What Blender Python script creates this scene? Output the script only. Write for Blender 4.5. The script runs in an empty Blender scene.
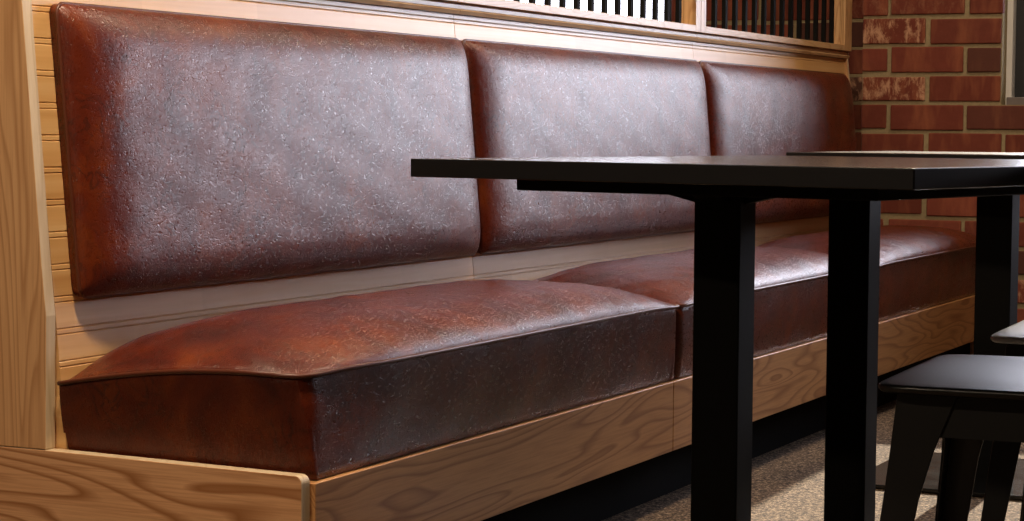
import bpy, bmesh, math, random
from mathutils import Vector, Matrix
random.seed(7)
C = bpy.context.scene.collection
S = bpy.context.scene
R = math.radians

# ------------------------------------------------------------------ camera
W_PX, H_PX, F_PX = 1024.0, 521.0, 2160.0
EYE = Vector((0.0, 0.0, 0.80))
yaw, pitch, roll = math.atan(1018 / F_PX), math.atan(131.5 / F_PX), 0.008
fw = Vector((-math.sin(yaw) * math.cos(pitch), math.cos(yaw) * math.cos(pitch), -math.sin(pitch)))
rt = Vector((math.cos(yaw), math.sin(yaw), 0.0))
up = rt.cross(fw)
rt2 = rt * math.cos(roll) + up * math.sin(roll)
up2 = up * math.cos(roll) - rt * math.sin(roll)
cd = bpy.data.cameras.new('camera')
cam = bpy.data.objects.new('camera', cd)
C.objects.link(cam)
m = Matrix((rt2, up2, -fw)).transposed().to_4x4()
m.translation = EYE
cam.matrix_world = m
cd.sensor_width = 36.0
cd.lens = 36.0 * F_PX / W_PX
cd.clip_start = 0.05
cd.clip_end = 200
cd.dof.use_dof = False
S.camera = cam

# ------------------------------------------------------------------ world, sun, lamps, exposure
WORLD_STRENGTH = 12.0
SUN = 14.0
LAMP = 32.0
S.view_settings.view_transform = 'Standard'
S.view_settings.look = 'None'
S.view_settings.gamma = 1.0
S.view_settings.use_curve_mapping = False
S.view_settings.exposure = 0.0
world = bpy.data.worlds.new('world')
S.world = world
world.use_nodes = True
bg = world.node_tree.nodes['Background']
bg.inputs[0].default_value = (0.88, 0.87, 1.0, 1)
bg.inputs[1].default_value = WORLD_STRENGTH
sl = bpy.data.lights.new('sun', 'SUN')
sl.energy = SUN
sl.angle = R(0.6)
sl.color = (1.0, 0.86, 0.68)
so = bpy.data.objects.new('sun', sl)
C.objects.link(so)
sd = Vector((0.028, -math.cos(R(25)), -math.sin(R(25))))
so.rotation_euler = sd.to_track_quat('-Z', 'Y').to_euler()
so.location = (0, 12, 6)


def area(name, loc, aim, sx, sy, power, col, portal=False):
    l = bpy.data.lights.new(name, 'AREA')
    l.shape = 'RECTANGLE'
    l.size, l.size_y = sx, sy
    l.energy = power
    l.color = col
    if portal:
        l.cycles.is_portal = True
    o = bpy.data.objects.new(name, l)
    C.objects.link(o)
    o.location = loc
    o.rotation_euler = Vector(aim).to_track_quat('-Z', 'Y').to_euler()
    return o


WALL_Y = 7.32
SILL_Z = 0.895
HEAD_Z = 2.10
WINDOWS = [(-1.630, 1.00, SILL_Z, HEAD_Z), (-5.15, -2.90, SILL_Z, HEAD_Z)]
for (a_, b_, c_, d_) in WINDOWS:
    area('window_portal', ((a_ + b_) / 2, WALL_Y + (0.22 if a_ > -2 else 0.42), (c_ + d_) / 2), (0, -1, 0), b_ - a_, d_ - c_, 1, (1, 1, 1), True)
WARM = (1.0, 0.77, 0.54)
for (lx, ly, lz, k) in [(-1.50, 2.45, 2.45, 1.65), (-1.9, -0.3, 2.7, 1.75), (-1.15, 6.3, 2.6, 0.5), (-1.35, 4.6, 2.6, 0.7), (-3.1, 3.8, 2.6, 1.7)]:  # final pair added to brighten the boards and the brick behind the slats
    area('unseen_overhead_lamp', (lx, ly, lz), (0, 0, -1), 0.22, 0.22, LAMP * k, WARM)


# ------------------------------------------------------------------ object helpers
def setp(o, label=None, cat=None, group=None, kind=None):
    if label: o['label'] = label
    if cat: o['category'] = cat
    if group: o['group'] = group
    if kind: o['kind'] = kind
    return o


def thing(name, label, cat, loc=(0, 0, 0), rz=0.0, group=None):
    o = bpy.data.objects.new(name, None)
    o.empty_display_size = 0.1
    C.objects.link(o)
    o.location = loc
    o.rotation_euler = (0, 0, rz)
    return setp(o, label, cat, group)


def obj(name, bm, mat, parent=None, smooth=False, bevel=0.0, seg=2):
    bmesh.ops.recalc_face_normals(bm, faces=bm.faces)
    me = bpy.data.meshes.new(name)
    bm.to_mesh(me)
    bm.free()
    o = bpy.data.objects.new(name, me)
    C.objects.link(o)
    me.materials.append(mat)
    if smooth:
        for p in me.polygons:
            p.use_smooth = True
    if bevel:
        md = o.modifiers.new('bevel', 'BEVEL')
        md.width = bevel
        md.segments = seg
        md.limit_method = 'ANGLE'
        md.angle_limit = R(40)
        md.harden_normals = False
    if parent:
        o.parent = parent
    return o


def box(bm, x0, x1, y0, y1, z0, z1):
    v = [bm.verts.new(p) for p in ((x0, y0, z0), (x1, y0, z0), (x1, y1, z0), (x0, y1, z0),
                                   (x0, y0, z1), (x1, y0, z1), (x1, y1, z1), (x0, y1, z1))]
    for f in ((0, 3, 2, 1), (4, 5, 6, 7), (0, 1, 5, 4), (1, 2, 6, 5), (2, 3, 7, 6), (3, 0, 4, 7)):
        bm.faces.new([v[i] for i in f])
    return v


def prism(bm, pts, axis, a, b):
    """extrude a closed 2-D outline along an axis; pts in the two other axes, in order"""
    def mk(p, t):
        if axis == 'y': return (p[0], t, p[1])
        if axis == 'x': return (t, p[0], p[1])
        return (p[0], p[1], t)
    A = [bm.verts.new(mk(p, a)) for p in pts]
    B = [bm.verts.new(mk(p, b)) for p in pts]
    n = len(pts)
    bm.faces.new(A)
    bm.faces.new(B[::-1])
    for i in range(n):
        bm.faces.new((A[i], B[i], B[(i + 1) % n], A[(i + 1) % n]))


def tube(bm, pts, r, n=8):
    rings = []
    for i, p in enumerate(pts):
        p = Vector(p)
        t = (Vector(pts[min(i + 1, len(pts) - 1)]) - Vector(pts[max(i - 1, 0)])).normalized()
        u = t.cross(Vector((0, 0, 1)))
        if u.length < 1e-3: u = Vector((1, 0, 0))
        u.normalize()
        w = t.cross(u)
        rings.append([bm.verts.new(p + (u * math.cos(k * 2 * math.pi / n) + w * math.sin(k * 2 * math.pi / n)) * r) for k in range(n)])
    for a, b in zip(rings, rings[1:]):
        for k in range(n):
            bm.faces.new((a[k], a[(k + 1) % n], b[(k + 1) % n], b[k]))
    bm.faces.new(rings[0][::-1])
    bm.faces.new(rings[-1])


# ------------------------------------------------------------------ materials
class NT:
    def __init__(self, name):
        self.m = bpy.data.materials.new(name)
        self.m.use_nodes = True
        self.t = self.m.node_tree
        self.b = self.t.nodes['Principled BSDF']

    def n(self, kind, **kw):
        nd = self.t.nodes.new(kind)
        for k, v in kw.items():
            if k in ('operation', 'blend_type', 'data_type', 'noise_dimensions', 'feature', 'voronoi_dimensions', 'wave_type', 'distance', 'normalize', 'attribute_name', 'clamp'):
                setattr(nd, k, v)
            else:
                nd.inputs[k].default_value = v
        return nd

    def l(self, a, b):
        self.t.links.new(a, b)

    def coords(self, scale, rot=(0, 0, 0), loc=(0, 0, 0), src='Object'):
        tc = self.t.nodes.new('ShaderNodeTexCoord')
        mp = self.t.nodes.new('ShaderNodeMapping')
        mp.inputs['Scale'].default_value = scale
        mp.inputs['Rotation'].default_value = rot
        mp.inputs['Location'].default_value = loc
        self.l(tc.outputs[src], mp.inputs['Vector'])
        return mp.outputs[0]

    def noise(self, vec, scale, detail=3, rough=0.5, dist=0.0):
        nd = self.n('ShaderNodeTexNoise', Scale=scale, Detail=detail, Roughness=rough, Distortion=dist)
        self.l(vec, nd.inputs['Vector'])
        return nd.outputs['Fac']

    def math(self, op, a, b=None, clamp=False):
        nd = self.t.nodes.new('ShaderNodeMath')
        nd.operation = op
        nd.use_clamp = clamp
        for i, v in enumerate((a, b)):
            if v is None: continue
            if isinstance(v, (int, float)): nd.inputs[i].default_value = v
            else: self.l(v, nd.inputs[i])
        return nd.outputs[0]

    def ramp(self, fac, stops):
        nd = self.t.nodes.new('ShaderNodeValToRGB')
        cr = nd.color_ramp
        while len(cr.elements) < len(stops): cr.elements.new(0.5)
        for e, (p, c) in zip(cr.elements, stops):
            e.position = p
            e.color = (*c, 1) if len(c) == 3 else c
        self.l(fac, nd.inputs[0])
        return nd.outputs[0]

    def mix(self, fac, a, b, blend='MIX'):
        nd = self.t.nodes.new('ShaderNodeMix')
        nd.data_type = 'RGBA'
        nd.blend_type = blend
        for i, v in ((0, fac), (6, a), (7, b)):
            if isinstance(v, (int, float)): nd.inputs[i].default_value = v
            elif isinstance(v, tuple): nd.inputs[i].default_value = (*v, 1)
            else: self.l(v, nd.inputs[i])
        return nd.outputs[2]

    def bump(self, h, strength, dist, chain=None):
        nd = self.t.nodes.new('ShaderNodeBump')
        nd.inputs['Strength'].default_value = strength
        nd.inputs['Distance'].default_value = dist
        self.l(h, nd.inputs['Height'])
        if chain is not None: self.l(chain, nd.inputs['Normal'])
        return nd.outputs[0]

    def done(self, color=None, rough=None, normal=None, **kw):
        for k, v in (('Base Color', color), ('Roughness', rough), ('Normal', normal)):
            if v is None: continue
            if isinstance(v, (int, float)): self.b.inputs[k].default_value = v
            elif isinstance(v, tuple): self.b.inputs[k].default_value = (*v, 1)
            else: self.l(v, self.b.inputs[k])
        for k, v in kw.items():
            self.b.inputs[k.replace('_', ' ')].default_value = v
        return self.m


def srgb(r, g, b):
    f = lambda c: ((c / 255 + 0.055) / 1.055) ** 2.4 if c > 10 else c / 255 / 12.92
    return (f(r), f(g), f(b))


def leather():
    q = NT('leather_brown')
    v = q.coords((1, 1, 1))
    big = q.noise(v, 9.0, 4, 0.6, 0.6)
    veins = q.noise(v, 20.0, 3, 0.6, 1.4)
    vein = q.math('ABSOLUTE', q.math('SUBTRACT', veins, 0.5))
    veinm = q.math('SUBTRACT', 1.0, q.math('MULTIPLY', vein, 22.0, True), True)
    patch = q.noise(v, 11.0, 2, 0.5)
    veinm = q.math('MULTIPLY', veinm, q.math('MULTIPLY', q.math('SUBTRACT', patch, 0.40, True), 5.0, True))
    base = q.ramp(big, [(0.32, (0.060, 0.007, 0.003)), (0.52, (0.105, 0.0145, 0.004)), (0.70, (0.165, 0.031, 0.005))])
    col = q.mix(q.math('MULTIPLY', veinm, 0.8), base, (0.035, 0.007, 0.004))
    # creases: thin ridges running in crossing directions, each broken up by noise
    hs = None
    for k, (ax, ay, sc) in enumerate(((0.5, 0.3, 1.0), (-0.6, 0.9, 1.3), (1.2, -0.4, 1.15))):
        vv = q.coords((230 * sc, 60 * sc, 90 * sc), (ax, ay, 0.8 * k + 0.3), (k * 3.1, k, 0))
        nn = q.noise(vv, 1.0, 2, 0.55, 0.9)
        r_ = q.math('SUBTRACT', 1.0, q.math('MULTIPLY', q.math('ABSOLUTE', q.math('SUBTRACT', nn, 0.5)), 8.0, True), True)
        hs = r_ if hs is None else q.math('MAXIMUM', hs, r_)
    fine = q.noise(v, 300.0, 2, 0.6)
    b1 = q.bump(hs, 0.42, 0.0008)
    b2 = q.bump(fine, 0.30, 0.0007, b1)
    b3 = q.bump(q.noise(v, 14.0, 2, 0.5), 0.04, 0.005, b2)
    rough = q.math('ADD', 0.10, q.math('ADD', q.math('MULTIPLY', q.noise(v, 40.0, 3, 0.6), 0.12), q.math('MULTIPLY', hs, 0.20)))
    return q.done(col, rough, b3, Specular_IOR_Level=0.43, Coat_Weight=0.0)


def wood(name, axis, c_dark, c_mid, c_light, grain=1.0, lines=13.0, rough=0.45, coat=0.1, contrast=1.0, seed=0.0):
    """veneer: contour lines of a noise stretched along the grain axis give cathedral figures"""
    q = NT(name)
    st = {'x': (1.6, 10, 10), 'y': (14, 1.5, 14), 'z': (14, 14, 1.0)}[axis]
    fi = {'x': (9, 320, 320), 'y': (320, 9, 320), 'z': (320, 320, 9)}[axis]
    v = q.coords(tuple(s * grain for s in st), loc=(seed, seed * 0.7, seed * 1.3))
    base = q.noise(v, 1.0, 1.3, 0.35, 0.25)
    ring = q.math('FRACT', q.math('MULTIPLY', base, lines))
    ringc = q.ramp(ring, [(0.0, (0, 0, 0)), (0.50, (0.10,) * 3), (0.84, (1, 1, 1)), (1.0, (0, 0, 0))])
    fib = q.noise(q.coords(fi, loc=(seed, 0, 0)), 1.0, 3, 0.6)
    big = q.noise(v, 0.6, 2, 0.5)
    col = q.mix(q.math('MULTIPLY', ringc, 0.92 * contrast), q.mix(big, c_light, c_mid), c_dark)
    col = q.mix(q.math('MULTIPLY', q.math('SUBTRACT', fib, 0.42, True), 1.5 * contrast, True), col, c_dark)
    b = q.bump(fib, 0.12, 0.0006)
    return q.done(col, rough, b, Coat_Weight=coat, Coat_Roughness=0.25, Specular_IOR_Level=0.4)


def boards():
    q = NT('pale_board_varnish')
    tc = q.t.nodes.new('ShaderNodeTexCoord')
    sep = q.t.nodes.new('ShaderNodeSeparateXYZ')
    q.l(tc.outputs['Object'], sep.inputs[0])
    row = q.math('FLOOR', q.math('DIVIDE', q.math('SUBTRACT', sep.outputs[2], 0.0119), 0.0512))
    cell = q.math('FLOOR', q.math('ADD', q.math('DIVIDE', sep.outputs[1], 0.37), q.math('MULTIPLY', row, 0.43)))
    cmb = q.t.nodes.new('ShaderNodeCombineXYZ')
    q.l(row, cmb.inputs[0]); q.l(cell, cmb.inputs[1])
    wn = q.t.nodes.new('ShaderNodeTexWhiteNoise')
    q.l(cmb.outputs[0], wn.inputs[0])
    g = q.noise(q.coords((7, 1.2, 40)), 1.0, 4, 0.55, 0.4)
    f = q.noise(q.coords((200, 6, 260)), 1.0, 2, 0.5)
    c = q.ramp(g, [(0.3, srgb(208, 158, 96)), (0.5, srgb(226, 180, 118)), (0.7, srgb(236, 198, 140))])
    c = q.mix(q.math('MULTIPLY', wn.outputs['Value'], 0.38), c, srgb(178, 128, 78))
    c = q.mix(q.math('MULTIPLY', f, 0.25), c, srgb(190, 146, 98))
    return q.done(c, 0.36, q.bump(f, 0.06, 0.0005), Coat_Weight=0.0, Specular_IOR_Level=0.6)


def plain(name, col, rough=0.5, nscale=60.0, amt=0.12, bump=0.1, metal=0.0, spec=0.5, coat=0.0):
    q = NT(name)
    v = q.coords((1, 1, 1))
    n_ = q.noise(v, nscale, 4, 0.6)
    d = tuple(c * (1 - amt) for c in col)
    e = tuple(min(1, c * (1 + amt)) for c in col)
    return q.done(q.mix(n_, d, e), q.math('ADD', rough - 0.04, q.math('MULTIPLY', n_, 0.08)), q.bump(n_, bump, 0.0008),
                  Metallic=metal, Specular_IOR_Level=spec, Coat_Weight=coat)


def carpet():
    q = NT('loop_carpet')
    v = q.coords((1, 1, 1))
    a = q.noise(v, 150.0, 3, 0.75)
    b = q.noise(v, 60.0, 3, 0.7)
    s = q.math('ADD', q.math('MULTIPLY', a, 0.65), q.math('MULTIPLY', b, 0.35))
    c = q.ramp(s, [(0.40, srgb(26, 23, 22)), (0.47, srgb(86, 72, 60)), (0.53, srgb(132, 110, 88)), (0.61, srgb(206, 180, 150))])
    big = q.noise(v, 2.5, 2, 0.5)
    c = q.mix(q.math('MULTIPLY', big, 0.3), c, srgb(70, 68, 72))
    c = q.mix(0.28, c, (0.0, 0.0, 0.0))
    return q.done(c, 0.95, q.bump(a, 0.9, 0.004), Specular_IOR_Level=0.1)


def brick():
    q = NT('red_brick')
    v = q.coords((1, 1, 1))
    at = q.t.nodes.new('ShaderNodeAttribute')
    at.attribute_name = 'tint'
    sep = q.t.nodes.new('ShaderNodeSeparateColor')
    q.l(at.outputs['Color'], sep.inputs[0])
    tint, lime, dark = sep.outputs[0], sep.outputs[1], sep.outputs[2]
    n1 = q.noise(v, 22.0, 5, 0.65)
    n2 = q.noise(q.coords((1, 1, 0.5)), 34.0, 5, 0.72, 0.4)
    base = q.ramp(tint, [(0.0, srgb(120, 60, 46)), (0.5, srgb(148, 76, 60)), (1.0, srgb(166, 92, 72))])
    n3 = q.noise(q.coords((1, 1, 0.25)), 16.0, 3, 0.6)
    base = q.mix(q.math('MULTIPLY', n1, 0.7), base, srgb(92, 40, 28))
    base = q.mix(q.math('MULTIPLY', q.math('SUBTRACT', n3, 0.48, True), 2.5, True), base, srgb(170, 104, 72))
    base = q.mix(q.math('MULTIPLY', dark, 0.75), base, srgb(74, 52, 44))
    lm = q.math('MULTIPLY', q.math('MULTIPLY', q.math('SUBTRACT', n2, 0.47, True), 7.0, True), lime)
    base = q.mix(q.math('MULTIPLY', lm, 0.85), base, srgb(206, 160, 128))
    bb = q.bump(n1, 0.5, 0.004, q.bump(n2, 0.4, 0.002))
    return q.done(base, 0.82, bb, Specular_IOR_Level=0.3)


def glass():
    q = NT('window_glass')
    t = q.t
    t.nodes.remove(q.b)
    out = [n for n in t.nodes if n.type == 'OUTPUT_MATERIAL'][0]
    tr = t.nodes.new('ShaderNodeBsdfTransparent')
    tr.inputs[0].default_value = (0.96, 0.98, 0.98, 1)
    gl = t.nodes.new('ShaderNodeBsdfGlossy')
    gl.inputs['Roughness'].default_value = 0.02
    fr = t.nodes.new('ShaderNodeFresnel')
    fr.inputs[0].default_value = 1.45
    mx = t.nodes.new('ShaderNodeMixShader')
    t.links.new(fr.outputs[0], mx.inputs[0])
    t.links.new(tr.outputs[0], mx.inputs[1])
    t.links.new(gl.outputs[0], mx.inputs[2])
    t.links.new(mx.outputs[0], out.inputs[0])
    return q.m


M_LEATHER = leather()
M_PIPING = plain('leather_piping', (0.085, 0.020, 0.008), 0.36, 200, 0.3, 0.2)
M_OAK_X = wood('oak_veneer_lengthwise', 'x', srgb(150, 96, 52), srgb(206, 152, 106), srgb(222, 174, 130), 1.0, 10, 0.5, 0.05, 1.0, 3.1)
M_OAK_Z = wood('oak_veneer_upright', 'z', srgb(156, 104, 60), srgb(206, 156, 108), srgb(222, 178, 130), 1.3, 12, 0.5, 0.05, 0.6, 4.2)
M_OAK_Y = wood('oak_veneer_along_bench', 'y', srgb(138, 88, 46), srgb(186, 134, 82), srgb(202, 152, 100), 0.9, 14, 0.45, 0.08, 0.9, 2.6)
M_PLY = wood('plywood_edge', 'z', srgb(176, 148, 112), srgb(206, 184, 150), srgb(220, 202, 172), 2.0, 4, 0.5, 0.1, 0.5, 0.4)
M_BOARD = boards()
M_FRAME = wood('pale_timber_frame', 'y', srgb(172, 126, 78), srgb(206, 166, 118), srgb(218, 182, 136), 2.0, 8, 0.42, 0.2, 0.6, 3.3)
M_FRAME_Z = wood('pale_timber_post', 'z', srgb(160, 112, 66), srgb(200, 156, 106), srgb(214, 174, 126), 2.0, 9, 0.42, 0.2, 0.7, 5.3)
M_SLAT = plain('black_slat_paint', (0.006, 0.006, 0.006), 0.8, spec=0.08)
M_BLACK = plain("black_powder_coat", (0.004, 0.004, 0.004), 0.6, 300, 0.2, 0.1, 0.0, 0.06)
M_EDGE = plain('black_table_edging', (0.006, 0.006, 0.007), 0.36, 200, 0.2, 0.05, 0.0, 0.4)
M_TOP = wood('dark_stained_tabletop', 'y', (0.010, 0.007, 0.006), (0.022, 0.016, 0.014), (0.030, 0.022, 0.018), 1.0, 8, 0.22, 0.3, 0.6, 2.0)
M_STOOL = plain('charcoal_metal_paint', (0.003, 0.003, 0.0035), 0.36, 400, 0.15, 0.03, 0.0, 0.4)
M_KICK = plain('black_kick_board', (0.003, 0.003, 0.003), 0.8, spec=0.05)
M_PLATE = plain('smooth_black_base', (0.005, 0.005, 0.005), 0.14, 20, 0.1, 0.02, 0, 0.4)
M_CARPET = carpet()
M_BRICK = brick()
M_MORTAR = plain('sandy_mortar', srgb(158, 142, 110), 0.9, 90, 0.35, 0.6, 0, 0.2)
M_WHITE = plain('white_window_paint', (0.75, 0.74, 0.72), 0.5, 30, 0.05)
M_SASH = plain('black_window_sash', (0.012, 0.014, 0.018), 0.35)
M_SILL = plain('grey_window_sill', srgb(110, 102, 100), 0.6, 40, 0.2)
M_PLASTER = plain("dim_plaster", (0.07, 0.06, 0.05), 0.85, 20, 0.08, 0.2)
M_CEIL = plain("ceiling_paint", (0.09, 0.08, 0.07), 0.9, 20, 0.05, 0.2)
M_GLASS = glass()

# ------------------------------------------------------------------ room shell
X0, X1, Y0, Z1 = -5.6, 3.4, -2.6, 3.0
bm = bmesh.new(); box(bm, X0 - 0.2, X1 + 0.2, Y0 - 0.2, WALL_Y + 0.5, -0.12, 0.0)
setp(obj('floor', bm, M_CARPET), kind='structure', label='speckled grey and brown loop carpet floor')
bm = bmesh.new(); box(bm, X0 - 0.2, X1 + 0.2, Y0 - 0.2, WALL_Y + 0.5, Z1, Z1 + 0.12)
setp(obj('ceiling', bm, M_CEIL), kind='structure', label='plain ceiling above the room')
bm = bmesh.new(); box(bm, X0 - 0.2, X0, Y0 - 0.2, WALL_Y + 0.5, 0, Z1)
setp(obj('wall_left', bm, M_PLASTER), kind='structure', label='plaster wall far beyond the slatted screen')
bm = bmesh.new(); box(bm, X1, X1 + 0.2, Y0 - 0.2, WALL_Y + 0.5, 0, Z1)
setp(obj('wall_right', bm, M_PLASTER), kind='structure', label='plaster wall on the right side of the room')
bm = bmesh.new(); box(bm, X0, X1, Y0 - 0.2, Y0, 0, Z1)
setp(obj('wall_front', bm, M_PLASTER), kind='structure', label='plaster wall opposite the brick wall')

# brick wall: mortar core with openings, every brick a raised worn block
PITCH, MODULE = 0.0980, 0.2678
ROW0_Z = 0.9010          # a mortar line lies just under the window sill
JOINT_X = -2.0190          # a vertical joint on the even rows


def in_window(x0, x1, z0, z1):
    return any(x1 > a + 0.001 and x0 < b - 0.001 and z1 > c + 0.004 and z0 < d - 0.004 for a, b, c, d in WINDOWS)


bm = bmesh.new()
PIER_X = -2.113
xs = sorted({X0, X1, PIER_X} | {w[0] for w in WINDOWS} | {w[1] for w in WINDOWS})
for a, b in zip(xs, xs[1:]):
    dpt = 0.20 if b <= PIER_X + 0.001 else 0.0
    if in_window(a, b, 1.5, 1.6):
        box(bm, a, b, WALL_Y + 0.006 + dpt, WALL_Y + 0.24 + dpt, 0, SILL_Z)
        box(bm, a, b, WALL_Y + 0.006 + dpt, WALL_Y + 0.24 + dpt, HEAD_Z, Z1)
    else:
        box(bm, a, b, WALL_Y + 0.006 + dpt, WALL_Y + 0.24 + dpt, 0, Z1)
wb = setp(obj('wall_back', bm, M_MORTAR), kind='structure', label='old red brick wall with sandy mortar and pale lime stains')
bm = bmesh.new()
tl = bm.loops.layers.color.new('tint')
gap = 0.0075
nrow = int(ROW0_Z / PITCH) + 1
for r in range(-nrow, 30):
    z0 = ROW0_Z + r * PITCH + gap
    z1 = ROW0_Z + (r + 1) * PITCH - gap
    z0, z1 = max(z0, 0.002), min(z1, Z1)
    if z1 - z0 < 0.02: continue
    off = JOINT_X + (MODULE / 2 if r % 2 == 0 else 0)
    k0 = int((X0 - off) / MODULE) - 1
    for k in range(k0, k0 + 36):
        a = max(off + k * MODULE + gap, X0)
        b = min(off + (k + 1) * MODULE - gap, X1)
        if b - a < 0.02: continue
        spans = [(a, b)] if (b <= PIER_X or a >= PIER_X) else [(a, PIER_X - 0.004), (PIER_X, b)]
        for (wa, wb_, wc, wd) in WINDOWS:
            if z1 > wc + 0.01 and z0 < wd - 0.01:
                ns = []
                for (p, q_) in spans:
                    if q_ <= wa or p >= wb_: ns.append((p, q_))
                    else:
                        if p < wa - 0.02: ns.append((p, wa))
                        if q_ > wb_ + 0.02: ns.append((wb_, q_))
                spans = ns
        for (p, q_) in spans:
            nf = len(bm.faces)
            j = [random.uniform(-0.0032, 0.0032) for _ in range(6)]
            d = random.uniform(-0.002, 0.003)
            dp = 0.20 if q_ <= PIER_X else 0.0
            v = box(bm, p + j[0], q_ + j[1], WALL_Y - d + dp, WALL_Y + 0.03 + dp, z0 + j[2], z1 + j[3])
            bm.faces.ensure_lookup_table()
            t_ = random.random()
            lm_ = 1.0 if random.random() < 0.28 else (0.25 if random.random() < 0.3 else 0.0)
            dk = 1.0 if random.random() < 0.16 else random.random() * 0.35
            cxb = (p + q_) / 2
            if -2.2 < cxb < -1.5 and -3 < r < 5:
                lm_, dk = {(2, 0): (1.0, 0.1), (2, 1): (0.0, 0.45), (1, 0): (0.1, 0.1), (1, 1): (0.0, 0.95), (0, 0): (1.0, 0.05),
                           (0, 1): (0.0, 0.1), (-1, 1): (0.0, 0.8), (-1, 0): (0.0, 0.15), (3, 0): (0.5, 0.1), (3, 1): (0.0, 0.4)}.get((r, 0 if cxb < -1.80 else 1), (0.1, 0.2))
                t_ = 0.3 + 0.4 * t_
            for f in bm.faces[nf:]:
                for lp in f.loops:
                    lp[tl] = (t_, lm_, dk, 1)
o = obj('brick_courses', bm, M_BRICK, wb, bevel=0.004, seg=2)
o['label'] = 'rows of worn red bricks in running bond'

# windows: plastered reveal, black sash, glass
for i, (a, b, c, d) in enumerate(WINDOWS):
    wn = thing('window_%d' % (i + 1), None, None, ((a + b) / 2, WALL_Y + (0.20 if b < PIER_X else 0.0), c))
    wn['kind'] = 'structure'
    wn['label'] = 'black framed window with white reveal in the brick wall' if i == 0 else 'bright window behind the slatted screen'
    cx_ = (a + b) / 2
    L_, R_, T_ = a - cx_, b - cx_, d - c
    bm = bmesh.new()
    box(bm, L_ - 0.002, L_ + 0.020, 0.075, 0.20, 0.0, T_)
    box(bm, R_ - 0.020, R_ + 0.002, 0.075, 0.20, 0.0, T_)
    box(bm, L_ + 0.020, R_ - 0.020, 0.075, 0.20, T_ - 0.02, T_)
    obj('window_frame', bm, M_WHITE, wn, bevel=0.002)
    bm = bmesh.new(); box(bm, L_ + 0.012, R_ - 0.012, 0.03, 0.20, -0.002, 0.026)
    obj('window_sill', bm, M_SILL, wn, bevel=0.003)
    bm = bmesh.new()
    x_a, x_b, z_a, z_b = L_ + 0.020, R_ - 0.020, 0.026, T_ - 0.02
    n = 3 if i == 0 else 1
    wv = (x_b - x_a) / n
    for k in range(n + 1):
        xc = x_a + k * wv
        if k == 0: box(bm, xc, xc + 0.04, 0.12, 0.18, z_a, z_b)
        elif k == n: box(bm, xc - 0.04, xc, 0.12, 0.18, z_a, z_b)
        else: box(bm, xc - 0.022, xc + 0.022, 0.12, 0.18, z_a, z_b)
    for k in range(n):
        xa_ = x_a + k * wv + (0.04 if k == 0 else 0.022)
        xb_ = x_a + (k + 1) * wv - (0.04 if k == n - 1 else 0.022)
        box(bm, xa_, xb_, 0.12, 0.18, z_a, z_a + 0.04)
        box(bm, xa_, xb_, 0.12, 0.18, z_b - 0.04, z_b)
    obj('window_sash', bm, M_SASH, wn, bevel=0.002)
    bm = bmesh.new()
    for k in range(n):
        xa_ = x_a + k * wv + 0.02
        xb_ = x_a + (k + 1) * wv - 0.02
        vs = [bm.verts.new(p) for p in ((xa_, 0.15, z_a + 0.03), (xb_, 0.15, z_a + 0.03), (xb_, 0.15, z_b - 0.03), (xa_, 0.15, z_b - 0.03))]
        bm.faces.new(vs)
    obj('window_pane', bm, M_GLASS, wn)

# ------------------------------------------------------------------ banquette bench
BY = [2.775, 4.268, 5.765, 7.262]        # section joints along the bench
BX = -1.63                                # front face of the base
Z_KICK, Z_BASE, Z_SEAM = 0.12, 0.27, 0.431
TILT = 0.095                              # recline of the back boards


def back_x(z, off=0.0):
    return -2.10 - TILT * (z - 0.43) + off


bench = thing('banquette_bench', 'long built-in oak banquette with reclined boarded back along the left side', 'bench', (BX, BY[0], 0))
OX, OY = BX, BY[0]


def shift(bm):
    bmesh.ops.translate(bm, verts=bm.verts, vec=(-OX, -OY, 0))
    return bm


for i in range(3):
    bm = bmesh.new()
    box(bm, BX - 0.45, BX, BY[i] + (0.0 if i == 0 else 0.0015), BY[i + 1] - 0.0015, Z_KICK, Z_BASE - 0.002)
    obj('base_panel', shift(bm), M_OAK_Y, bench, bevel=0.001, seg=1)
bm = bmesh.new(); box(bm, BX - 0.42, BX - 0.07, BY[0] + 0.01, BY[3] - 0.01, 0, Z_KICK - 0.001)
obj('kick_board', shift(bm), M_KICK, bench)
# back boards with pairs of grooves
GR = [0.0119 + 0.0512 * k for k in range(5, 21)]
Z_LEDGE = 1.050
for i in range(3):
    prof = []
    z = 0.26
    prof.append((back_x(z), z))
    for g in GR:
        if g < 0.28 or g > Z_LEDGE - 0.01: continue
        for c_ in (g - 0.0045, g + 0.0045):
            prof += [(back_x(c_ - 0.0017), c_ - 0.0017), (back_x(c_, -0.0018), c_), (back_x(c_ + 0.0017), c_ + 0.0017)]
    prof.append((back_x(Z_LEDGE), Z_LEDGE))
    prof.append((back_x(Z_LEDGE, -0.03), Z_LEDGE))
    prof.append((back_x(0.26, -0.03), 0.26))
    bm = bmesh.new()
    prism(bm, prof, 'y', BY[i] + 0.001, BY[i + 1] - 0.001)
    obj('back_boards', shift(bm), M_BOARD, bench)
# cap rail over the boards
bx_ = back_x(Z_LEDGE)
for i in range(3):
    bm = bmesh.new()
    prof = [(bx_ - 0.07, Z_LEDGE + 0.002), (bx_ + 0.010, Z_LEDGE + 0.002), (bx_ + 0.013, Z_LEDGE + 0.010), (bx_ + 0.009, Z_LEDGE + 0.014),
            (bx_ + 0.009, Z_LEDGE + 0.022), (bx_ + 0.004, Z_LEDGE + 0.026), (bx_ - 0.07, Z_LEDGE + 0.026)]
    prism(bm, prof, 'y', BY[i] + 0.0008 + (0.01 if i else 0), BY[i + 1] - 0.0008 + (0.01 if i < 2 else 0.018))
    obj('cap_rail', shift(bm), M_FRAME, bench)


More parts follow.
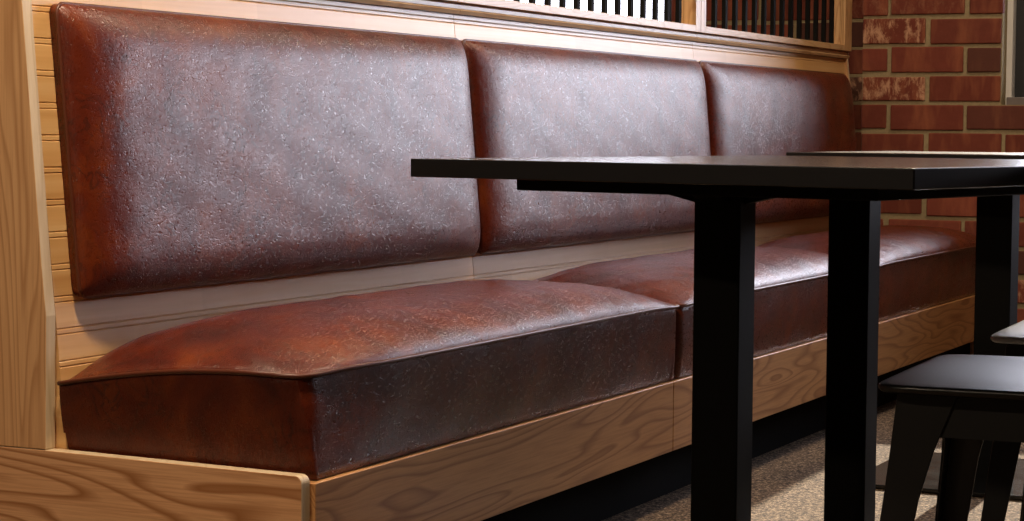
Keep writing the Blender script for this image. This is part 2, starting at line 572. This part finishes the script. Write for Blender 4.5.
def ply_panel(outline, y0, y1, mat, name, label=None, faces_ply=True, parent=bench):
    bm = bmesh.new()
    prism(bm, outline, 'y', y0, y1)
    o = obj(name, shift(bm), mat, parent, bevel=0.0015, seg=2)
    o.data.materials.append(M_PLY)
    for p in o.data.polygons:
        if abs(p.normal.y) < 0.5: p.material_index = 1
    if label: o['label'] = label
    return o


def arc(cx_, cz_, r, a0, a1, n=6):
    return [(cx_ + r * math.cos(R(a0 + (a1 - a0) * k / n)), cz_ + r * math.sin(R(a0 + (a1 - a0) * k / n))) for k in range(n + 1)]


# low end panel and the reclined end post above it
ZL = 0.290
low = [(-3.2, 0.0), (-1.638, 0.0)] + arc(-1.650, ZL - 0.020, 0.012, 0, 90) + [(-3.2, ZL + 0.004)]
low = [(-3.2, 0.0), (-1.638, 0.0), (-1.638, ZL - 0.020)] + arc(-1.650, ZL - 0.020, 0.012, 0, 90)[1:] + [(-2.09, ZL - 0.002), (-3.2, ZL)]
ply_panel(low, 2.748, 2.773, M_OAK_X, 'end_panel', 'low oak end panel with level grain and rounded corner')
post = [(-3.2, ZL + 0.0006), (-2.106, ZL - 0.0012), (-2.104, 0.50), (-2.108, 0.54), (-2.112, 0.58),
        (-2.158, 1.12), (-2.16, 1.60), (-3.2, 1.60)]
ply_panel(post, 2.748, 2.773, M_OAK_Z, 'end_post', 'tall oak end panel with upright grain and slanted plywood edge')
far = [(-2.30, 0.0), (-1.66, 0.0), (-1.66, 0.27), (-2.078, 0.272), (-2.092, 0.46), (-2.150, 1.054), (-2.30, 1.054)]
ply_panel(far, BY[3], BY[3] + 0.014, M_OAK_Z, 'end_panel')


# seat cushions ------------------------------------------------------------
def lerp(a, b, t): return a + (b - a) * t


def seat_cushion(y0, y1, label, first=False, last=False):
    cy_, L = (y0 + y1) / 2, (y1 - y0)
    root = thing('seat_cushion', label, 'cushion', (BX - 0.22, cy_, Z_BASE), 0, 'seat cushions along the banquette')
    x_b, x_f = -2.092, BX + 0.001
    y_a, y_b = y0 + 0.006, y1 - 0.004
    nx, ny = 36, 110

    def seam(u, v):
        # edge line of the lid: it dips at the corners near the wall and sags a little mid-span
        d_end = min(v, 1 - v)
        back = (1 - u)
        z = Z_SEAM
        e0 = math.exp(-(v * L / 0.10) ** 2)
        e1 = math.exp(-((1 - v) * L / 0.10) ** 2)
        z -= 0.034 * (back ** 1.6) * e0
        z -= 0.020 * (back ** 2.0) * e1
        z -= 0.004 * (e0 + e1)
        z += 0.010 * math.sin(math.pi * u) * (e0 + e1) * 0.8
        return z

    def rnd(u, v):
        # plan shape: rounded corners in front
        x = lerp(x_b, x_f, u)
        y = lerp(y_a, y_b, v)
        for yy, s, r in ((y_a, 1, 0.040 if first else 0.020), (y_b, -1, 0.020)):
            dy = (y - yy) * s
            dx = x_f - x
            if dx < r and dy < r:
                px, py = r - dx, r - dy
                mx = max(px, py)
                ln = math.hypot(px, py)
                if ln > 0:
                    k = mx / ln
                    px, py = px * k, py * k
                x = x_f - r + px
                y = yy + s * (r - py)
        if first:
            x -= 0.022 * u * math.exp(-((y - y_a) / 0.16) ** 2)
        return x, y

    def warp(t, p=1.7):
        # denser rows near the edges
        return 0.5 - 0.5 * math.copysign(abs(1 - 2 * t) ** (1 / p), 1 - 2 * t) if t != 0.5 else 0.5

    def rise(d, Rr, p):
        if d >= Rr: return 1.0
        return (1 - (1 - max(d, 0) / Rr) ** p) ** (1 / p)

    def crown(u, v):
        df, db = (1 - u) * (x_f - x_b), u * (x_f - x_b)
        d0, d1 = v * L, (1 - v) * L
        a = rise(df, 0.13, 1.9) * rise(db, 0.16, 1.9)
        b = rise(d0, 0.42, 1.75) * rise(d1, 0.42, 1.8)
        wr = 0.0012 * math.sin(v * 47 + u * 9) * math.sin(u * 21 + v * 13) + 0.0008 * math.sin(v * 91 - u * 33)
        return (0.052 + 0.012 * math.sin(math.pi * u)) * a * b + wr * min(1, a * 2) * min(1, b * 2)

    bm = bmesh.new()
    top = []
    for i in range(nx + 1):
        u = i / nx
        u = 0.5 - 0.5 * math.cos(math.pi * u) * (0.65 + 0.35 * abs(math.cos(math.pi * u)))
        u = min(1, max(0, u))
        row = []
        for j in range(ny + 1):
            v = j / ny
            v = lerp(v, 0.5 - 0.5 * math.cos(math.pi * v), 0.8)
            x, y = rnd(u, v)
            row.append(bm.verts.new((x, y, seam(u, v) + crown(u, v))))
        top.append(row)
    for i in range(nx):
        for j in range(ny):
            bm.faces.new((top[i][j], top[i + 1][j], top[i + 1][j + 1], top[i][j + 1]))
    # border: down the four sides from the seam
    ring = [top[i][0] for i in range(nx + 1)] + [top[nx][j] for j in range(1, ny + 1)] + [top[i][ny] for i in range(nx - 1, -1, -1)] + [top[0][j] for j in range(ny - 1, 0, -1)]
    prev = ring
    steps = 12
    cxm, cym = (x_b + x_f) / 2, cy_
    seam_pts = [v.co.copy() for v in ring]
    for s in range(1, steps + 1):
        t = s / steps
        new = []
        for p in seam_pts:
            bul = 0.0035 * math.sin(math.pi * min(1, t * 1.05)) ** 0.8 - 0.010 * t
            bul += 0.0015 * math.sin(p.y * 23 + t * 4) * math.sin(math.pi * t)
            # outward direction
            dx = 1 if p.x > x_f - 0.035 else 0
            dy = -1 if p.y < y_a + 0.02 else (1 if p.y > y_b - 0.02 else 0)
            if not (dy == -1 or dy == 1): pass
            k = 1 / math.sqrt(2) if (dx and dy) else 1
            yb = 0.25 if (dy == -1 and not first) or dy == 1 else 1.0
            new.append(bm.verts.new((p.x + dx * bul * k + ((x_f - 0.002 - p.x) * t * dx if first else 0), p.y + dy * bul * k * yb * 0.6 + (0.014 * t if (first and p.y < cy_ and t > 0) else 0) * (1 - min(1, (p.y - y_a) / 0.3)), lerp(p.z - 0.004, Z_BASE, t))))
        n_ = len(prev)
        for k in range(n_):
            bm.faces.new((prev[k], prev[(k + 1) % n_], new[(k + 1) % n_], new[k]))
        prev = new
    bm.faces.new(prev[::-1])
    bmesh.ops.translate(bm, verts=bm.verts, vec=-root.location)
    c = obj('cushion_body', bm, M_LEATHER, root, smooth=True)
    # piping: left end, front, right end
    path = [p for p in (v for v in seam_pts[: nx + 1 + ny + nx])]
    bm = bmesh.new()
    pts = []
    for p in path:
        dx = 0.004 if p.x > x_f - 0.03 else 0
        dy = -0.002 if p.y < y_a + 0.02 else (0.001 if p.y > y_b - 0.02 else 0)
        q = Vector((p.x + dx, p.y + dy, p.z + 0.0005))
        if not pts or (q - pts[-1]).length > 0.006: pts.append(q)
    tube(bm, pts, 0.0036, 8)
    bmesh.ops.translate(bm, verts=bm.verts, vec=-root.location)
    pc = obj('piping', bm, M_PIPING, root, smooth=True)
    pc['label'] = 'raised leather piping round the lid of the cushion'
    return root


seat_cushion(BY[0] - 0.016, BY[1] + 0.026, 'long brown leather seat cushion nearest the oak end panels', first=True)
seat_cushion(BY[1] + 0.028, BY[2] + 0.012, 'middle brown leather seat cushion partly behind the near table leg')
seat_cushion(BY[2] + 0.014, BY[3] + 0.045, 'brown leather seat cushion ending at the red brick wall', last=True)


# back pads ------------------------------------------------------------
def back_pad(y0, y1, label):
    z0, z1 = 0.525, 0.995
    root = thing('back_pad', label, 'back cushion', (back_x(z0), (y0 + y1) / 2, z0), 0, 'upholstered back pads on the boarded wall')
    nz, ny = 50, 120
    Lz, Ly = z1 - z0, y1 - y0

    def prof(d, Rr, p):
        if d >= Rr: return 1.0
        return (1 - (1 - d / Rr) ** p) ** (1 / p)

    bm = bmesh.new()
    g = []
    for i in range(nz + 1):
        s = i / nz
        s = lerp(s, 0.5 - 0.5 * math.cos(math.pi * s), 0.85)
        row = []
        for j in range(ny + 1):
            t = j / ny
            t = lerp(t, 0.5 - 0.5 * math.cos(math.pi * t), 0.9)
            z = z0 + s * Lz
            y = y0 + t * Ly
            dz, dy = min(s, 1 - s) * Lz, min(t, 1 - t) * Ly
            h = 0.018 + 0.042 * prof(dz, 0.070, 2.0) * prof(dy, 0.13, 2.1)
            h += 0.006 * math.sin(math.pi * s) * math.sin(math.pi * t)
            h += 0.0006 * math.sin(y * 31 + z * 17) * math.sin(z * 43 - y * 9) * min(1, dz * 12) * min(1, dy * 12)
            # rounded outline corners
            r = 0.018
            yy, zz = y, z
            if dz < r and dy < r:
                px, pz = r - dy, r - dz
                ln = math.hypot(px, pz)
                if ln > 0:
                    k = max(px, pz) / ln
                    px, pz = px * k, pz * k
                yy = (y0 + r - px) if t < 0.5 else (y1 - r + px)
                zz = (z0 + r - pz) if s < 0.5 else (z1 - r + pz)
            row.append(bm.verts.new((back_x(zz) + h, yy, zz)))
        g.append(row)
    for i in range(nz):
        for j in range(ny):
            bm.faces.new((g[i][j], g[i][j + 1], g[i + 1][j + 1], g[i + 1][j]))
    ring = [g[0][j] for j in range(ny + 1)] + [g[i][ny] for i in range(1, nz + 1)] + [g[nz][j] for j in range(ny - 1, -1, -1)] + [g[i][0] for i in range(nz - 1, 0, -1)]
    back = [bm.verts.new((back_x(v.co.z) + 0.001, v.co.y, v.co.z)) for v in ring]
    n_ = len(ring)
    for k in range(n_):
        bm.faces.new((ring[k], ring[(k + 1) % n_], back[(k + 1) % n_], back[k]))
    bm.faces.new(back[::-1])
    edge = [v.co.copy() for v in ring]
    bmesh.ops.translate(bm, verts=bm.verts, vec=-root.location)
    o = obj('pad_body', bm, M_LEATHER, root, smooth=True)
    bm = bmesh.new()
    pts = []
    for p in edge + [edge[0]]:
        q = Vector((p.x - 0.002, p.y, p.z))
        if not pts or (q - pts[-1]).length > 0.006: pts.append(q)
    tube(bm, pts, 0.0034, 6)
    bmesh.ops.translate(bm, verts=bm.verts, vec=-root.location)
    obj('piping', bm, M_PIPING, root, smooth=True)
    return root


back_pad(2.822, 4.256, 'long brown leather back pad nearest the tall oak end panel')
back_pad(4.268, 5.750, 'middle brown leather back pad rising behind the near table')
back_pad(5.764, 7.195, 'brown leather back pad nearest the red brick wall')

# ------------------------------------------------------------------ slatted screens above the bench back
SX0, SX1 = -2.195, -2.140
SCZ0, SCZ1 = Z_LEDGE + 0.027, 1.80
SCR = [(BY[0] + 0.0, 4.250, 0.04, 0.04, 'near slatted screen above the back boards beside the tall end panel'),
       (4.252, 5.782, 0.04, 0.040, 'middle slatted timber screen with bright window light behind its black slats'),
       (5.784, 7.280, 0.040, 0.080, 'slatted timber screen next to the brick wall')]
for (ya, yb, pa, pb, lab) in SCR:
    root = thing('slatted_screen', lab, 'screen', (SX1, ya, SCZ0), 0, 'slatted screens on top of the banquette back')
    off = -Vector(root.location)

    def add(name, bm, mat, **k):
        bmesh.ops.translate(bm, verts=bm.verts, vec=off)
        return obj(name, bm, mat, root, **k)
    bm = bmesh.new(); box(bm, SX0, SX1, ya + pa, yb - pb, SCZ0, SCZ0 + 0.019)
    add('bottom_rail', bm, M_FRAME, bevel=0.001)
    bm = bmesh.new(); box(bm, SX0, SX1, ya + pa, yb - pb, SCZ1 - 0.04, SCZ1)
    add('top_rail', bm, M_FRAME, bevel=0.001)
    bm = bmesh.new(); box(bm, SX0, SX1, ya, ya + pa, SCZ0, SCZ1)
    add('post', bm, M_FRAME_Z, bevel=0.001)
    bm = bmesh.new(); box(bm, SX0, SX1, yb - pb, yb, SCZ0, SCZ1)
    add('post', bm, M_FRAME_Z, bevel=0.001)
    n = int((yb - pb - ya - pa) / 0.0888)
    stp = (yb - pb - ya - pa) / (n + 0.35)
    for k in range(n):
        yc = ya + pa + stp * (k + 0.67)
        bm = bmesh.new(); box(bm, -2.176, -2.164, yc - 0.009, yc + 0.009, SCZ0 + 0.018, SCZ1 - 0.038)
        add('slat', bm, M_SLAT)


# ------------------------------------------------------------------ tables
def slab(bm, x0, x1, y0, y1, z0, z1, r=0.0, n=6):
    if r <= 0:
        box(bm, x0, x1, y0, y1, z0, z1)
        return
    pts = []
    for (cx_, cy_, a) in ((x1 - r, y1 - r, 0), (x0 + r, y1 - r, 90), (x0 + r, y0 + r, 180), (x1 - r, y0 + r, 270)):
        for k in range(n + 1):
            t = R(a + 90 * k / n)
            pts.append((cx_ + r * math.cos(t), cy_ + r * math.sin(t)))
    prism(bm, pts, 'z', z0, z1)


def table(loc, rz, w, d, posts, label, plate=0.27, pw=0.0375, frame=(0.163, 0.085, 0.06, 0.06), ztop=0.753):
    """loc: world position of the top's left near corner"""
    root = thing('dining_table', label, 'table', (loc[0], loc[1], 0), rz, 'black pedestal tables along the banquette')
    bm = bmesh.new(); slab(bm, 0, w, 0, d, ztop - 0.0286, ztop, 0.003, 3)
    tp = obj('tabletop', bm, M_TOP, root, bevel=0.0015)
    tp.data.materials.append(M_EDGE)
    for p in tp.data.polygons:
        if abs(p.normal.z) < 0.5: p.material_index = 1
    bm = bmesh.new(); box(bm, frame[0], w - frame[1], frame[2], d - frame[3], ztop - 0.0465, ztop - 0.0288)
    obj('under_frame', bm, M_BLACK, root, bevel=0.002)
    cr, sr = math.cos(-rz), math.sin(-rz)
    for (wx, wy) in posts:
        dx, dy = wx - loc[0], wy - loc[1]
        lx, ly = dx * cr - dy * sr, dx * sr + dy * cr
        sub = bmesh.new()
        slab(sub, -pw, pw, -pw, pw, 0.010, ztop - 0.0470, 0.003, 3)
        bmesh.ops.rotate(sub, verts=sub.verts, cent=(0, 0, 0), matrix=Matrix.Rotation(-rz, 3, 'Z'))
        bmesh.ops.translate(sub, verts=sub.verts, vec=(lx, ly, 0))
        p = obj('pedestal', sub, M_BLACK, root, bevel=0.001)
        sub = bmesh.new()
        zt = ztop - 0.0470
        for q0, q1 in (((-0.092, -0.02), (0.092, 0.02)), ((-0.02, -0.092), (0.02, 0.092))):
            hx, hy = q1
            A = [sub.verts.new((sx * hx, sy * hy, zt)) for sx, sy in ((-1, -1), (1, -1), (1, 1), (-1, 1))]
            A2 = [sub.verts.new((sx * hx, sy * hy, zt - 0.005)) for sx, sy in ((-1, -1), (1, -1), (1, 1), (-1, 1))]
            B_ = [sub.verts.new((sx * min(hx, pw + 0.001), sy * min(hy, pw + 0.001), zt - 0.018)) for sx, sy in ((-1, -1), (1, -1), (1, 1), (-1, 1))]
            sub.faces.new(A); sub.faces.new(B_[::-1])
            for k in range(4):
                sub.faces.new((A[k], A2[k], A2[(k + 1) % 4], A[(k + 1) % 4]))
                sub.faces.new((A2[k], B_[k], B_[(k + 1) % 4], A2[(k + 1) % 4]))
        bmesh.ops.rotate(sub, verts=sub.verts, cent=(0, 0, 0), matrix=Matrix.Rotation(-rz, 3, 'Z'))
        bmesh.ops.translate(sub, verts=sub.verts, vec=(lx, ly, 0))
        obj('cap_bracket', sub, M_BLACK, root)
        sub = bmesh.new()
        slab(sub, -plate, plate, -plate, plate, 0.001, 0.0105, 0.06, 8)
        bmesh.ops.rotate(sub, verts=sub.verts, cent=(0, 0, 0), matrix=Matrix.Rotation(-rz, 3, 'Z'))
        bmesh.ops.translate(sub, verts=sub.verts, vec=(lx, ly, 0))
        obj('base_plate', sub, M_PLATE, root, bevel=0.002)
    return root


ROT = math.atan2(-0.195, 0.848)
table((-1.577, 2.971), ROT, 0.870, 1.066, [(-1.128, 3.167), (-1.093, 3.757)],
      'dark topped table nearest the camera, on two square black pedestals')
table((-1.527, 4.688), R(-8), 0.87, 0.60, [(-1.107, 4.97)],
      'farther black pedestal table beside the last seat cushion', plate=0.275, pw=0.041, frame=(0.10, 0.06, 0.06, 0.06))
table((-0.671, 3.140), ROT, 0.80, 0.70, [(-0.02, 3.36)],
      'black table pushed against the right edge of the nearest table', frame=(0.3, 0.06, 0.06, 0.06), plate=0.25)


# ------------------------------------------------------------------ stools
def stool(loc, rz, label, seat_mat=None):
    root = thing('cafe_stool', label, 'stool', (loc[0], loc[1], 0), rz, 'charcoal stools tucked under the tables')
    n = 28
    Ws, Ds, ZS = 0.235, 0.235, 0.450

    def outline(a, k=1.0):
        # superellipse square with a bowed far edge
        c, s = math.cos(a), math.sin(a)
        e = 14
        r = (abs(c) ** e + abs(s) ** e) ** (-1 / e)
        x, y = r * c * Ws * k, r * s * Ds * k
        if y > 0: y += 0.014 * (1 - (x / Ws) ** 2) * k
        return x, y
    N = 96
    bm = bmesh.new()
    rings = []
    for (k, dz) in ((0.05, -0.003), (0.4, -0.0028), (0.8, -0.001), (0.95, 0.0), (0.985, -0.0004), (0.997, -0.002), (1.0, -0.005), (0.997, -0.009), (0.985, -0.012), (0.9, -0.012), (0.3, -0.012), (0.05, -0.012)):
        ring = []
        for q in range(N):
            a = 2 * math.pi * q / N
            x, y = outline(a, k)
            ring.append(bm.verts.new((x, y, ZS + dz)))
        rings.append(ring)
    for a_, b_ in zip(rings, rings[1:]):
        for q in range(N):
            bm.faces.new((a_[q], a_[(q + 1) % N], b_[(q + 1) % N], b_[q]))
    bm.faces.new(rings[0]); bm.faces.new(rings[-1][::-1])
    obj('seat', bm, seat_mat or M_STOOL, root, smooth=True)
    # apron: four panels with an arched lower edge that widens into the legs
    for side in range(4):
        sub = bmesh.new()
        top, bot = [], []
        m_ = 24
        hw = 0.200
        for q in range(m_ + 1):
            x = -hw + 2 * hw * q / m_
            e = abs(x) / hw
            drop = 0.060 + 0.055 * max(0, (e - 0.70) / 0.30) ** 2.2
            top.append((x, ZS - 0.0125))
            bot.append((x, ZS - 0.0125 - drop))
        pts = top + bot[::-1]
        A = [sub.verts.new((p[0], -0.2005 - 0.10 * (ZS - p[1] - 0.018), p[1])) for p in pts]
        B_ = [sub.verts.new((p[0], -0.1960 - 0.10 * (ZS - p[1] - 0.018), p[1])) for p in pts]
        h = m_ + 1
        for q in range(m_):
            sub.faces.new((A[q], A[q + 1], A[2 * h - 2 - q], A[2 * h - 1 - q]))
            sub.faces.new((B_[q], B_[2 * h - 1 - q], B_[2 * h - 2 - q], B_[q + 1]))
            sub.faces.new((A[2 * h - 1 - q], A[2 * h - 2 - q], B_[2 * h - 2 - q], B_[2 * h - 1 - q]))
            sub.faces.new((A[q], B_[q], B_[q + 1], A[q + 1]))
        bmesh.ops.rotate(sub, verts=sub.verts, cent=(0, 0, 0), matrix=Matrix.Rotation(side * math.pi / 2, 3, 'Z'))
        obj('apron', sub, M_STOOL, root)
    # legs: folded angle section, splayed and tapering
    for sx, sy in ((-1, -1), (1, -1), (1, 1), (-1, 1)):
        sub = bmesh.new()
        zs = [(ZS - 0.0125, 0.205, 0.085), (ZS - 0.09, 0.212, 0.062), (ZS - 0.16, 0.219, 0.050), (0.012, 0.250, 0.034)]
        th = 0.004
        rings = []
        for (z, c0, wd) in zs:
            pts = [(c0, c0), (c0 - wd, c0), (c0 - wd, c0 - th), (c0 - th, c0 - th), (c0 - th, c0 - wd), (c0, c0 - wd)]
            rings.append([sub.verts.new((px * sx, py * sy, z)) for px, py in pts])
        for a_, b_ in zip(rings, rings[1:]):
            for q in range(6):
                sub.faces.new((a_[q], a_[(q + 1) % 6], b_[(q + 1) % 6], b_[q]))
        sub.faces.new(rings[0]); sub.faces.new(rings[-1][::-1])
        lg = obj('leg', sub, M_STOOL, root, bevel=0.0015)
        sub = bmesh.new()
        c0 = 0.2505
        xs_ = sorted((sx * (c0 - 0.036), sx * c0)); ys_ = sorted((sy * (c0 - 0.036), sy * c0))
        box(sub, xs_[0], xs_[1], ys_[0], ys_[1], 0.0005, 0.012)
        obj('rubber_foot', sub, M_KICK, lg, bevel=0.002)
    return root


stool((-0.595, 3.159), R(2.3), 'charcoal stool nearest the camera with its seat in front of the bench base')
stool((-0.617, 3.952), R(2.3), 'charcoal stool behind the nearest stool, only a seat corner showing, painted pale as if sunlit',
      seat_mat=plain('sunlit_seat_paint', (0.55, 0.60, 0.66), 0.35, 400, 0.08, 0.05))  # seat colour lightened to stand in for direct sun on it
